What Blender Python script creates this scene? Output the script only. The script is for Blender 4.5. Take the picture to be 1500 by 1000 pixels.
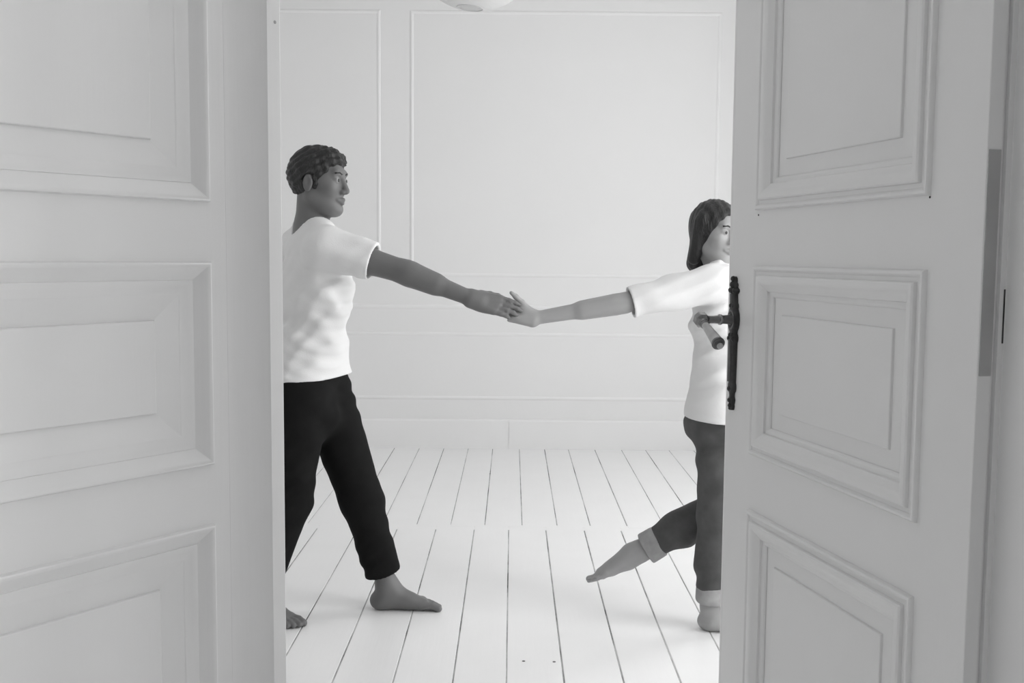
import bpy, bmesh, math, random
import numpy as np
from mathutils import Matrix, Vector

for o in list(bpy.data.objects):
    bpy.data.objects.remove(o, do_unlink=True)
scene = bpy.context.scene
COL = scene.collection
random.seed(4)

# ------------------------------------------------------------------ camera
CAM_H = 1.35
PITCH = math.atan(125 / 1500.0)
ROLL = 0.0084
cam_d = bpy.data.cameras.new('camera')
cam_d.sensor_width = 36.0
cam_d.lens = 36.0
cam_d.clip_start = 0.05
cam = bpy.data.objects.new('camera', cam_d)
COL.objects.link(cam)
fw = Vector((0, math.cos(PITCH), -math.sin(PITCH)))
r0 = Vector((1, 0, 0))
u0 = r0.cross(fw)
rt = r0 * math.cos(ROLL) + u0 * math.sin(ROLL)
up = u0 * math.cos(ROLL) - r0 * math.sin(ROLL)
cam.matrix_world = Matrix(((rt.x, up.x, -fw.x, 0), (rt.y, up.y, -fw.y, 0), (rt.z, up.z, -fw.z, CAM_H), (0, 0, 0, 1)))
scene.camera = cam

# ------------------------------------------------------------------ world, lights, exposure
world = bpy.data.worlds.new('overcast_sky')
scene.world = world
world.use_nodes = True
world.node_tree.nodes['Background'].inputs['Color'].default_value = (1, 1, 1, 1)
world.node_tree.nodes['Background'].inputs['Strength'].default_value = 1.0
vs = scene.view_settings
vs.view_transform = 'Standard'
vs.look = 'None'
vs.gamma = 1.0
vs.use_curve_mapping = False
vs.exposure = -0.88

# room extents: back room x -2.3..2.5, y 1.40..7.12; front room y -3.4..1.14
XL, XR, YB, YF, ZC = -2.3, 2.5, 7.12, -3.4, 3.4
YD0, YD1 = 1.14, 1.43                                  # partition with the double door
WIN = [(2.45, 1.4, 0.40, 3.05), (5.05, 1.4, 0.40, 3.05), (0.33, 1.2, 0.40, 3.05)]   # y centre, width, z0, z1
WIN_POWER = [160, 114, 146]
for (yc, w, z0, z1), pw in zip(WIN, WIN_POWER):        # daylight entering through each window of the right wall
    ld = bpy.data.lights.new('window_daylight', 'AREA')
    ld.shape = 'RECTANGLE'
    ld.size = w
    ld.size_y = z1 - z0
    ld.energy = pw
    lo = bpy.data.objects.new('window_daylight', ld)
    COL.objects.link(lo)
    lo.location = (XR + 0.27, yc, (z0 + z1) / 2)
    lo.rotation_euler = (math.pi / 2, 0, math.pi / 2)


# ------------------------------------------------------------------ materials (a black and white photograph: all neutral greys)
def material(name, v, rough=0.5, noise=0.0, nscale=4.0, bump=0.0, bscale=(40, 40, 40), metal=0.0, spec=0.5, sss=0.0):
    m = bpy.data.materials.new(name)
    m.use_nodes = True
    nt = m.node_tree
    b = nt.nodes['Principled BSDF']
    b.inputs['Base Color'].default_value = (v, v, v, 1)
    b.inputs['Roughness'].default_value = rough
    b.inputs['Metallic'].default_value = metal
    b.inputs['Specular IOR Level'].default_value = spec
    tc = nt.nodes.new('ShaderNodeTexCoord')
    if noise > 0:
        n = nt.nodes.new('ShaderNodeTexNoise')
        n.inputs['Scale'].default_value = nscale
        n.inputs['Detail'].default_value = 5
        nt.links.new(tc.outputs['Object'], n.inputs['Vector'])
        r = nt.nodes.new('ShaderNodeMapRange')
        r.inputs['From Min'].default_value = 0.25
        r.inputs['From Max'].default_value = 0.75
        r.inputs['To Min'].default_value = v * (1 - noise)
        r.inputs['To Max'].default_value = min(1, v * (1 + noise))
        nt.links.new(n.outputs['Fac'], r.inputs['Value'])
        nt.links.new(r.outputs['Result'], b.inputs['Base Color'])
    if bump > 0:
        mp = nt.nodes.new('ShaderNodeMapping')
        mp.inputs['Scale'].default_value = bscale
        nt.links.new(tc.outputs['Object'], mp.inputs['Vector'])
        n2 = nt.nodes.new('ShaderNodeTexNoise')
        n2.inputs['Scale'].default_value = 1.0
        n2.inputs['Detail'].default_value = 4
        nt.links.new(mp.outputs['Vector'], n2.inputs['Vector'])
        bp = nt.nodes.new('ShaderNodeBump')
        bp.inputs['Strength'].default_value = 1.0
        bp.inputs['Distance'].default_value = bump
        nt.links.new(n2.outputs['Fac'], bp.inputs['Height'])
        nt.links.new(bp.outputs['Normal'], b.inputs['Normal'])
    return m


M = {
    'wall': material('wall_paint', 0.82, 0.6, 0.01, 2.0, 0.0006, (18, 18, 18)),
    'ceiling': material('ceiling_paint', 0.86, 0.7),
    'trim': material('trim_paint', 0.85, 0.4, 0.01, 3.0),
    'door': material('door_paint', 0.83, 0.34, 0.012, 6.0, 0.00018, (90, 90, 4)),
    'door_h': material('door_paint_rail', 0.83, 0.34, 0.012, 6.0, 0.00018, (4, 90, 90)),
    'plank': material('floor_paint', 0.93, 0.32, 0.012, 5.0, 0.0006, (40, 3, 40)),
    'iron': material('dark_bronze', 0.035, 0.42, 0.4, 90.0, 0.0012, (160, 160, 160), 0.5),
    'iron_face': material('worn_bronze', 0.13, 0.28, 0.3, 60.0, 0, metal=0.85),
    'brass': material('dull_brass', 0.26, 0.27, 0.3, 40.0, 0, metal=0.9),
    'horn': material('pale_grip', 0.50, 0.35, 0.18, 40.0, 0.0004, (30, 30, 30)),
    'hinge': material('mid_grey_paint', 0.42, 0.5, 0.15, 8.0),  # mid grey of the edge plates and one paint chip
    'dark': material('dark_gap', 0.04, 0.8),
    'paper': material('rice_paper', 0.85, 0.8, 0.02, 8.0, 0.0012, (14, 14, 60)),
    'wire': material('lantern_wire', 0.6, 0.5),
    'cord': material('cord_plastic', 0.75, 0.5),
    'bulb': material('bulb_glass', 0.8, 0.2),
    'skin_m': material('skin_tan', 0.15, 0.5, 0.06, 14.0),
    'skin_w': material('skin_fair', 0.34, 0.5, 0.05, 14.0),
    'hair': material('dark_hair', 0.012, 0.45, 0.3, 60.0, 0.004, (240, 240, 30)),
    'shirt_m': material('white_cotton', 0.80, 0.85, 0.01, 8.0, 0.0008, (300, 300, 300)),
    'shirt_w': material('white_linen', 0.78, 0.85, 0.01, 8.0, 0.0008, (260, 260, 260)),
    'trousers': material('black_cloth', 0.009, 0.9, 0.15, 20.0, 0.0006, (300, 300, 300), spec=0.15),
    'jeans': material('grey_denim', 0.075, 0.85, 0.25, 18.0, 0.0008, (400, 400, 400)),
    'cuff': material('denim_reverse', 0.34, 0.85, 0.15, 30.0, 0.0008, (400, 400, 400)),
    'eye': material('eye_white', 0.35, 0.15),
    'iris': material('eye_iris', 0.02, 0.15),
    'nail': material('nail_head', 0.10, 0.5),
}
# filled joints between the planks: paint over dark dust, worn along their length
m = bpy.data.materials.new('plank_joint_filler')
m.use_nodes = True
nt = m.node_tree
b = nt.nodes['Principled BSDF']
b.inputs['Roughness'].default_value = 0.9
tc = nt.nodes.new('ShaderNodeTexCoord')
mp = nt.nodes.new('ShaderNodeMapping')
mp.inputs['Scale'].default_value = (5.3, 2.0, 1)
nt.links.new(tc.outputs['Object'], mp.inputs['Vector'])
n = nt.nodes.new('ShaderNodeTexNoise')
n.inputs['Scale'].default_value = 1.0
n.inputs['Detail'].default_value = 6
n.inputs['Roughness'].default_value = 0.65
nt.links.new(mp.outputs['Vector'], n.inputs['Vector'])
cr = nt.nodes.new('ShaderNodeValToRGB')
cr.color_ramp.elements[0].position = 0.36
cr.color_ramp.elements[0].color = (0.07, 0.07, 0.07, 1)
cr.color_ramp.elements[1].position = 0.66
cr.color_ramp.elements[1].color = (0.72, 0.72, 0.72, 1)
cm = cr.color_ramp.elements.new(0.47)
cm.color = (0.36, 0.36, 0.36, 1)
nt.links.new(n.outputs['Fac'], cr.inputs['Fac'])
nt.links.new(cr.outputs['Color'], b.inputs['Base Color'])
M['filler'] = m
# window glass: mostly clear, faint reflection
m = bpy.data.materials.new('window_glass')
m.use_nodes = True
nt = m.node_tree
nt.nodes.remove(nt.nodes['Principled BSDF'])
tr = nt.nodes.new('ShaderNodeBsdfTransparent')
gl = nt.nodes.new('ShaderNodeBsdfGlossy')
gl.inputs['Roughness'].default_value = 0.02
mx = nt.nodes.new('ShaderNodeMixShader')
mx.inputs['Fac'].default_value = 0.06
nt.links.new(tr.outputs[0], mx.inputs[1])
nt.links.new(gl.outputs[0], mx.inputs[2])
nt.links.new(mx.outputs[0], nt.nodes['Material Output'].inputs['Surface'])
M['glass'] = m
# paper of the lantern lets light through
nt = M['paper'].node_tree
pb = nt.nodes['Principled BSDF']
tl = nt.nodes.new('ShaderNodeBsdfTranslucent')
tl.inputs['Color'].default_value = (0.85, 0.85, 0.85, 1)
mx = nt.nodes.new('ShaderNodeMixShader')
mx.inputs['Fac'].default_value = 0.35
nt.links.new(pb.outputs[0], mx.inputs[1])
nt.links.new(tl.outputs[0], mx.inputs[2])
nt.links.new(mx.outputs[0], nt.nodes['Material Output'].inputs['Surface'])


# ------------------------------------------------------------------ helpers
def mesh_obj(name, verts, faces, mat, parent=None, smooth=False, angle=None):
    me = bpy.data.meshes.new(name)
    if isinstance(verts, np.ndarray):
        me.vertices.add(len(verts))
        me.vertices.foreach_set('co', np.ascontiguousarray(verts, dtype=np.float32).ravel())
        nf = len(faces)
        me.loops.add(nf * 4)
        me.loops.foreach_set('vertex_index', np.ascontiguousarray(faces, dtype=np.int32).ravel())
        me.polygons.add(nf)
        me.polygons.foreach_set('loop_start', np.arange(0, nf * 4, 4, dtype=np.int32))
        me.update(calc_edges=True)
        me.validate()
    else:
        me.from_pydata([tuple(v) for v in verts], [], [tuple(f) for f in faces])
        me.update()
    if smooth:
        me.polygons.foreach_set('use_smooth', [True] * len(me.polygons))
        if angle:
            me.set_sharp_from_angle(angle=math.radians(angle))
    me.materials.append(M[mat] if isinstance(mat, str) else mat)
    o = bpy.data.objects.new(name, me)
    COL.objects.link(o)
    if parent is not None:
        o.parent = parent
    return o


def empty(name, loc=(0, 0, 0), rz=0.0):
    o = bpy.data.objects.new(name, None)
    o.empty_display_size = 0.1
    COL.objects.link(o)
    o.location = loc
    o.rotation_euler = (0, 0, rz)
    return o


def tag(o, label, cat, kind=None, group=None):
    o['label'] = label
    o['category'] = cat
    if kind:
        o['kind'] = kind
    if group:
        o['group'] = group
    return o


class MB:
    def __init__(s):
        s.v, s.f = [], []

    def box(s, a, b):
        n = len(s.v)
        x0, y0, z0 = a
        x1, y1, z1 = b
        s.v += [(x0, y0, z0), (x1, y0, z0), (x1, y1, z0), (x0, y1, z0), (x0, y0, z1), (x1, y0, z1), (x1, y1, z1), (x0, y1, z1)]
        s.f += [tuple(n + i for i in q) for q in ((0, 3, 2, 1), (4, 5, 6, 7), (0, 1, 5, 4), (1, 2, 6, 5), (2, 3, 7, 6), (3, 0, 4, 7))]
        return s

    def prism(s, pts, axis, a, b):
        """closed 2D outline swept along an axis (0 x, 1 y, 2 z)"""
        n = len(s.v)
        k = len(pts)
        for t in (a, b):
            for p, q in pts:
                s.v.append((t, p, q) if axis == 0 else (p, t, q) if axis == 1 else (p, q, t))
        for i in range(k):
            j = (i + 1) % k
            s.f.append((n + i, n + j, n + k + j, n + k + i))
        s.f.append(tuple(n + i for i in reversed(range(k))))
        s.f.append(tuple(n + k + i for i in range(k)))
        return s

    def rings(s, rings, closed=True, cap0=False, cap1=False):
        n = len(s.v)
        k = len(rings[0])
        for r in rings:
            s.v += [tuple(p) for p in r]
        for i in range(len(rings) - 1):
            for j in range(k if closed else k - 1):
                j2 = (j + 1) % k
                s.f.append((n + i * k + j, n + i * k + j2, n + (i + 1) * k + j2, n + (i + 1) * k + j))
        if cap0:
            s.f.append(tuple(n + j for j in reversed(range(k))))
        if cap1:
            s.f.append(tuple(n + (len(rings) - 1) * k + j for j in range(k)))
        return s

    def lathe(s, prof, p0, axis, seg=24, cap=True):
        """profile of (distance along axis, radius)"""
        ax = Vector(axis).normalized()
        e1 = ax.orthogonal().normalized()
        e2 = ax.cross(e1)
        rs = []
        for t, r in prof:
            c = Vector(p0) + ax * t
            rs.append([c + (e1 * math.cos(2 * math.pi * i / seg) + e2 * math.sin(2 * math.pi * i / seg)) * r for i in range(seg)])
        return s.rings(rs, True, cap, cap)

    def tube(s, pts, r, seg=8):
        pts = [Vector(p) for p in pts]
        rs = []
        for i, p in enumerate(pts):
            d = (pts[min(i + 1, len(pts) - 1)] - pts[max(i - 1, 0)]).normalized()
            e1 = d.cross(Vector((0.13, 0.31, 0.94))).normalized()
            e2 = d.cross(e1)
            rs.append([p + (e1 * math.cos(2 * math.pi * j / seg) + e2 * math.sin(2 * math.pi * j / seg)) * r for j in range(seg)])
        return s.rings(rs, True, True, True)

    def build(s, name, mat, parent=None, smooth=False, angle=None, fix=True):
        o = mesh_obj(name, s.v, s.f, mat, parent)
        if fix:
            bm = bmesh.new()
            bm.from_mesh(o.data)
            bmesh.ops.recalc_face_normals(bm, faces=bm.faces)
            bm.to_mesh(o.data)
            bm.free()
        if smooth:
            o.data.polygons.foreach_set('use_smooth', [True] * len(o.data.polygons))
            if angle:
                o.data.set_sharp_from_angle(angle=math.radians(angle))
        return o


def bevel(o, w=0.002, seg=1):
    md = o.modifiers.new('edge', 'BEVEL')
    md.width = w
    md.segments = seg
    md.limit_method = 'ANGLE'
    return o


# ------------------------------------------------------------------ floor with painted planks
floor_o = MB().box((XL, YF, -0.14), (XR, YB, -0.0018)).build('floor', 'filler')
tag(floor_o, 'white painted plank floor with thin worn joints running to the back wall', 'floor', 'structure')
front_x = [-0.957, -0.755, -0.562, -0.370, -0.180, -0.009, 0.175, 0.365, 0.547, 0.725]
back_x = [-1.022, -0.819, -0.645, -0.472, -0.302, -0.129, 0.058, 0.235, 0.402, 0.588, 0.776, 0.945, 1.11]


def spread(xs, w):
    xs = list(xs)
    while xs[0] - w > XL + 0.03:
        xs.insert(0, xs[0] - w * random.uniform(0.96, 1.04))
    while xs[-1] + w < XR - 0.03:
        xs.append(xs[-1] + w * random.uniform(0.96, 1.04))
    return [XL] + xs + [XR]


def plank_row(xs, y0, y1, gap):
    for a, b_ in zip(xs[:-1], xs[1:]):
        g0 = gap * random.uniform(0.55, 1.1) / 2
        g1 = gap * random.uniform(0.55, 1.1) / 2
        x0, x1 = a + g0, b_ - g1
        c = 0.0012
        mb = MB()
        zt = random.uniform(-0.0003, 0.0003)
        mb.prism([(x0, -0.02), (x1, -0.02), (x1, zt - c), (x1 - c, zt), (x0 + c, zt), (x0, zt - c)], 1, y0, y1)
        mb.build('plank', 'plank', floor_o)


plank_row(spread(front_x, 0.187), 1.272, 5.029, 0.0066)
plank_row(spread(back_x, 0.177), 5.029, YB, 0.0050)
MB().box((XL, 4.975, -0.0035), (XR, 5.068, -0.0006)).build('joint_fill', 'plank', floor_o)
plank_row(spread([v + 0.05 for v in front_x], 0.187), YF, 1.268, 0.0045)
for x, y in ((0.048, 3.327), (0.150, 3.323), (-0.13, 6.28)):
    MB().lathe([(0, 0.0056), (0.0006, 0.0050)], (x, y, 0.0002), (0, 0, 1), 12).build('nail', 'nail', floor_o)

# ------------------------------------------------------------------ walls and ceiling
tag(MB().box((XL - 0.25, YB, -0.14), (XR + 0.3, YB + 0.2, ZC)).build('wall_back', 'wall'), 'white back wall with thin panel mouldings', 'wall', 'structure')
tag(MB().box((XL - 0.25, YF, -0.14), (XL, YB, ZC)).build('wall_left', 'wall'), 'plain white wall on the left of both rooms', 'wall', 'structure')
tag(MB().box((XL - 0.25, YF - 0.2, -0.14), (XR + 0.3, YF, ZC)).build('wall_front', 'wall'), 'plain white wall behind the viewer', 'wall', 'structure')
tag(MB().box((XL - 0.25, YF - 0.2, ZC), (XR + 0.3, YB + 0.2, ZC + 0.15)).build('ceiling', 'ceiling'), 'plain white ceiling over both rooms', 'ceiling', 'structure')
mb = MB()
ys = [YF]
for yc, w, z0, z1 in sorted(WIN):
    mb.box((XR, ys[-1], -0.14), (XR + 0.3, yc - w / 2, ZC))
    mb.box((XR, yc - w / 2, -0.14), (XR + 0.3, yc + w / 2, z0))
    mb.box((XR, yc - w / 2, z1), (XR + 0.3, yc + w / 2, ZC))
    ys.append(yc + w / 2)
mb.box((XR, ys[-1], -0.14), (XR + 0.3, YB, ZC))
tag(mb.build('wall_right', 'wall', fix=False), 'white outer wall with tall windows on the right', 'wall', 'structure')
JL, JR, JT = -0.997, 0.684, 2.475
mb = MB()
mb.box((XL, YD0, 0.0), (JL, YD1, ZC))
mb.box((JR, YD0, 0.0), (XR, YD1, ZC))
mb.box((JL, YD0, JT), (JR, YD1, ZC))
wd = tag(mb.build('wall_doorway', 'wall', fix=False), 'white wall with the double doorway between the two rooms', 'wall', 'structure')
bevel(wd, 0.004, 2)
for i, (x0, x1, sgn) in enumerate(((JL - 0.13, JL, -1), (JR, JR + 0.13, 1))):
    t = MB()
    t.prism([(x0, YD0), (x1, YD0), (x1, YD0 - 0.012), (x0 if sgn > 0 else x0, YD0 - 0.024)] if sgn < 0 else
            [(x0, YD0), (x1, YD0), (x1, YD0 - 0.024), (x0, YD0 - 0.012)], 2, 0.0, JT + 0.0)
    tag(t.build('trim_%d' % (i + 1), 'trim'), 'white door casing on the viewer\'s side, %s of the doorway' % ('left' if sgn < 0 else 'right'), 'casing', 'structure')
tag(MB().box((JL - 0.13, YD0 - 0.024, JT), (JR + 0.13, YD0, JT + 0.14)).build('trim_3', 'trim'), 'white casing above the double doorway', 'casing', 'structure')

# windows of the right wall (frame, mullion, panes, sill)
for i, (yc, w, z0, z1) in enumerate(WIN):
    we = empty('window_%d' % (i + 1), (XR + 0.14, yc, z0))
    h = z1 - z0
    fr = 0.06
    where = ['nearer the doorway in the back room', 'nearer the back wall in the back room', 'in the front room beside the viewer'][i]
    tag(we, 'tall white casement window %s' % where, 'window', 'structure')
    mb = MB()
    mb.box((-0.03, -w / 2, 0), (0.03, -w / 2 + fr, h)).box((-0.03, w / 2 - fr, 0), (0.03, w / 2, h))
    mb.box((-0.03, -w / 2 + fr, 0), (0.03, w / 2 - fr, fr)).box((-0.03, -w / 2 + fr, h - fr), (0.03, w / 2 - fr, h))
    mb.build('window_frame', 'trim', we, fix=False)
    MB().box((-0.03, -0.04, fr), (0.03, 0.04, h - fr)).build('mullion', 'trim', we)
    MB().box((-0.025, -w / 2 + fr, h * 0.68), (0.025, -0.04, h * 0.68 + 0.05)).build('transom', 'trim', we)
    MB().box((-0.025, 0.04, h * 0.68), (0.025, w / 2 - fr, h * 0.68 + 0.05)).build('transom', 'trim', we)
    for ya, yb in ((-w / 2 + fr, -0.04), (0.04, w / 2 - fr)):
        for za, zb in ((fr, h * 0.68), (h * 0.68 + 0.05, h - fr)):
            MB().box((-0.003, ya, za), (0.003, yb, zb)).build('pane', 'glass', we)
    MB().box((-0.17, -w / 2 - 0.05, -0.035), (-0.03, w / 2 + 0.05, 0)).build('window_sill', 'trim', we)


# ------------------------------------------------------------------ panel mouldings and baseboards of the back room
def strip_frame(x0, x1, z0, z1, wall_y, w=0.026, name='trim', num=0, label=''):
    e = empty(name, ((x0 + x1) / 2, wall_y, z0))
    tag(e, label, 'moulding', 'structure')
    hx, hz = (x1 - x0) / 2, z1 - z0
    prof = [(0, 0), (0.004, 0.003), (0.010, 0.0050), (0.017, 0.0050), (0.024, 0.0032), (0.03, 0)]
    for side in range(4):
        rings = []
        for u, d in prof:
            u = u * w / 0.03
            c = [(-hx + u, z0 * 0 + u), (hx - u, u), (hx - u, hz - u), (-hx + u, hz - u)]
            a, b_ = c[side], c[(side + 1) % 4]
            rings.append([(a[0], -d, a[1]), (b_[0], -d, b_[1])])
        MB().rings(rings, False).build('moulding_strip', 'trim', e, True, 50, fix=False)
    return e


WY = YB - 0.0005
strip_frame(-2.08, -0.912, 1.205, 3.01, WY, name='trim_4', label='tall panel moulding on the back wall, left of the walking man')
strip_frame(-0.712, 1.412, 1.205, 3.01, WY, name='trim_5', label='widest upper panel moulding on the back wall, above the joined hands')
strip_frame(1.612, 2.32, 1.205, 3.01, WY, name='trim_6', label='narrow upper panel moulding on the back wall, behind the right door leaf')
strip_frame(-2.08, 2.32, 0.345, 0.82, WY, name='trim_7', label='long low panel moulding on the back wall above the baseboard')
rail = MB().prism([(YB, 0.980), (YB - 0.004, 0.986), (YB - 0.006, 0.995), (YB - 0.006, 1.004), (YB - 0.004, 1.009), (YB, 1.012)], 0, XL, XR)
tag(rail.build('trim_8', 'trim', None), 'thin white dado rail along the back wall', 'rail', 'structure')
bb = empty('baseboard_back', (0, YB, 0))
tag(bb, 'white baseboard of two boards along the back wall', 'baseboard', 'structure')
for a, b_ in ((XL, -0.0187), (-0.0173, XR)):
    MB().prism([(0, 0), (-0.018, 0), (-0.018, 0.196), (-0.013, 0.205), (-0.004, 0.209), (0, 0.209)], 0, a, b_).build('board', 'trim', bb)
for nm, x, s in (('baseboard_left', XL, 1), ('baseboard_right', XR, -1)):
    o = MB().prism([(x, 0), (x + 0.018 * s, 0), (x + 0.018 * s, 0.196), (x + 0.013 * s, 0.205), (x + 0.004 * s, 0.209), (x, 0.209)], 1, YD1, YB - 0.02).build(nm, 'trim')
    tag(o, 'white baseboard along the %s wall of the back room' % nm.split('_')[1], 'baseboard', 'structure')

# ------------------------------------------------------------------ double door: both leaves swung away into the back room
PROF = [(0.000, 0.000), (0.0008, 0.005), (0.003, 0.0078), (0.007, 0.0082), (0.010, 0.0066), (0.0115, 0.004), (0.019, 0.004), (0.0202, 0.0095),
        (0.023, 0.0118), (0.028, 0.0122), (0.033, 0.0108), (0.039, 0.0070), (0.045, 0.0025), (0.050, 0.0000), (0.0512, -0.0045), (0.056, -0.0055),
        (0.060, -0.0075), (0.0625, -0.0112)]
PROF_L = [(0.000, 0.000), (0.0008, 0.006), (0.0025, 0.0090), (0.005, 0.0100), (0.0075, 0.0095), (0.012, 0.0070), (0.020, 0.0020), (0.028, -0.0030), (0.0335, -0.0060),
          (0.0345, -0.0045), (0.038, -0.0045), (0.046, -0.0078), (0.054, -0.0105), (0.060, -0.0112)]
DT = 0.040
ZROWS = [(0.20, 0.8375), (0.952, 1.335), (1.445, 2.30)]
Z0, Z1 = 0.012, 2.455


def leaf(name, hinge, ang, L, fs, p_free, p_hinge, label):
    """x from hinge to free edge, visible face outward along fs*y; p_free / p_hinge: stile widths to the moulding's outer edge"""
    e = empty(name, hinge, ang)
    tag(e, label, 'door', 'structure')
    P = lambda x, o, z: (x, fs * o, z)
    xa, xb = p_hinge, L - p_free                       # outer edges of the mouldings
    ov = 0.016
    # stiles: outline in (x, o)
    hs = [(0, -0.001), (0.001, 0), (xa + ov, 0), (xa + ov, -DT), (0.001, -DT), (0, -DT + 0.001), (0, -0.0305), (0.0055, -0.0295), (0.0055, -0.0245), (0, -0.0225)]
    mb = MB().prism([(x, fs * o) for x, o in hs], 2, Z0, Z1)
    mb.build('stile', 'door', e)
    if name == 'door_1':
        fsl = [(xb - ov, 0), (xb - ov, -DT), (L - 0.018, -DT), (L - 0.016, -0.02), (L - 0.018, 0)]
    else:
        fsl = [(xb - ov, 0), (xb - ov, -DT), (L - 0.006, -DT), (L, -DT + 0.005), (L, -0.012), (L - 0.002, -0.006), (L - 0.007, -0.0025), (L - 0.013, -0.0012),
               (L - 0.0175, -0.0022), (L - 0.019, -0.0032), (L - 0.0205, -0.0022), (L - 0.022, 0)]
    MB().prism([(x, fs * o) for x, o in fsl], 2, Z0, Z1).build('stile', 'door', e)
    zs = [Z0] + [z for r in ZROWS for z in r] + [Z1]
    for i in range(0, len(zs), 2):
        za = zs[i] - (ov if i else 0)
        zb = zs[i + 1] + (ov if i + 1 < len(zs) - 1 else 0)
        o = MB().box((xa + ov, min(0, -fs * DT), za), (xb - ov, max(0, -fs * DT), zb)).build('rail', 'door_h', e)
    for za, zb in ZROWS:
        for back in (0, 1):
            rings = []
            for u, h in (PROF_L if name == 'door_1' else PROF):
                o = h if not back else -DT - h
                rings.append([P(xa + u, o, za + u), P(xb - u, o, za + u), P(xb - u, o, zb - u), P(xa + u, o, zb - u)])
            MB().rings(rings).build('moulding', 'door', e, True, 32)
        # raised and fielded panel, both faces
        rings = []
        q = [(ov + 0.001, -0.0115), (0.094, -0.0118), (0.0952, -0.0085), (0.097, -0.0078)]
        if name == 'door_1':
            q = [(ov + 0.001, -0.0106), (0.058, -0.0110), (0.106, -0.0225), (0.1075, -0.0170), (0.109, -0.0162)]
        for u, h in q[::-1]:
            rings.append([P(xa + u, h, za + u), P(xb - u, h, za + u), P(xb - u, h, zb - u), P(xa + u, h, zb - u)])
        for u, h in q:
            h = max(h, -0.0115)
            rings.append([P(xa + u, -DT - h, za + u), P(xb - u, -DT - h, za + u), P(xb - u, -DT - h, zb - u), P(xa + u, -DT - h, zb - u)])
        MB().rings(rings, True, True, True).build('panel', 'door', e)
    return e


LL, LR = 0.82, 0.8133
a_l = math.atan2(0.79616, 0.60508)
a_r = math.atan2(0.97391, -0.22692)
hl = (-0.46288 - 0.60508 * LL, 2.0548 - 0.79616 * LL, 0)
hr = (0.45886 + 0.22692 * LR, 2.2 - 0.97391 * LR, 0)
door_l = leaf('door_1', hl, a_l, LL, -1, 0.171, 0.119, 'white panelled door leaf on the left with a broad strip along its edge')
door_r = leaf('door_2', hr, a_r, LR, 1, 0.137, 0.119, 'white panelled door leaf on the right carrying the dark lever handle')
# cover strip along the free edge of the left leaf
prof = [(LL - 0.016, -0.030), (LL - 0.012, -0.026), (LL - 0.011, 0.010), (LL - 0.0125, 0.0175), (LL - 0.0190, 0.0240), (LL - 0.0495, 0.0240)]
for k in range(0, 13):
    t = k / 12
    prof.append((LL - 0.050 - 0.083 * t, 0.0235 * (1 - t) ** 1.9 + 0.0002))
prof += [(LL - 0.133, -0.002), (LL - 0.018, -0.002)]
MB().prism([(x, -o) for x, o in prof], 2, Z0, Z1).build('cover_strip', 'door', door_l, True, 18)
# mid grey plates with dark slots on the hinge edge of the right leaf
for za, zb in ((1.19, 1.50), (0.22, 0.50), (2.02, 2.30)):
    bevel(MB().box((-0.0012, -0.0215, za), (0.0004, -0.0025, zb)).build('edge_plate', 'hinge', door_r), 0.0004)
    MB().box((-0.0008, -0.0388, za + 0.045), (0.0004, -0.0366, zb - 0.19)).build('edge_slot', 'dark', door_r)
for x, z, w_, h_ in ((LR - 0.0045, 0.842, 0.0035, 0.012), (LR - 0.0035, 0.828, 0.003, 0.006)):
    MB().lathe([(0, 0.004), (0.0006, 0.0035)], (x, -0.003, z), (0.45, 0.9, 0), 7).build('paint_chip', 'dark', door_r)
for x, z in ((LR - 0.142, 1.436), (0.121, 1.442), (0.141, 1.452)):
    MB().lathe([(0, 0.0020), (0.0006, 0.0017)], (x, 0.0003, z), (0, 1, 0), 7).build('paint_chip', 'dark', door_r)
MB().lathe([(0, 0.0035), (0.0006, 0.003)], (LL - 0.030, -0.0241, 1.795), (0, -1, 0), 7).build('paint_chip', 'hinge', door_l)

# ornate handle: x hinge->free edge, y outward
HX = LR - 0.047                                        # plate axis
ZH = 1.221
half = [(1.0290, 0.004), (1.0310, 0.0075), (1.0370, 0.0090), (1.0420, 0.0078), (1.0450, 0.0095), (1.0510, 0.0110), (1.0560, 0.0088), (1.0600, 0.0078), (1.0660, 0.0092),
        (1.0700, 0.0125), (1.0760, 0.0140), (1.0830, 0.0138), (1.0880, 0.0118), (1.0930, 0.0120), (1.1400, 0.0132), (1.1720, 0.0140), (1.1780, 0.0168), (1.1840, 0.0172),
        (1.1890, 0.0150), (1.1930, 0.0125), (1.1980, 0.0140), (1.2040, 0.0180), (1.2120, 0.0205), (1.2220, 0.0212), (1.2320, 0.0200), (1.2390, 0.0170), (1.2440, 0.0145),
        (1.2480, 0.0160), (1.2530, 0.0150), (1.2560, 0.0125), (1.2740, 0.0110), (1.2770, 0.0150), (1.2800, 0.0180), (1.2840, 0.0178), (1.2870, 0.0130), (1.2895, 0.0105),
        (1.2930, 0.0118), (1.2965, 0.0108), (1.2990, 0.0075), (1.3030, 0.0082), (1.3075, 0.0070), (1.3105, 0.0040), (1.3115, 0.0015)]
mb = MB()
rings = []
for z, w in half:
    w *= 1.10
    hgt = 0.0045 + 0.30 * w
    ring = []
    for i in range(13):
        a = math.pi * i / 12
        ring.append((HX + w * math.cos(a), max(0.0, hgt * math.sin(a) ** 0.6) + (0.0003 if 0 < i < 12 else 0), z))
    rings.append(ring)
mb.rings(rings, True, True, True)
plate = mb.build('door_handle', 'iron', door_r, True, 60)
plate['label'] = 'ornate dark metal lever handle with long back plate'
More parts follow.
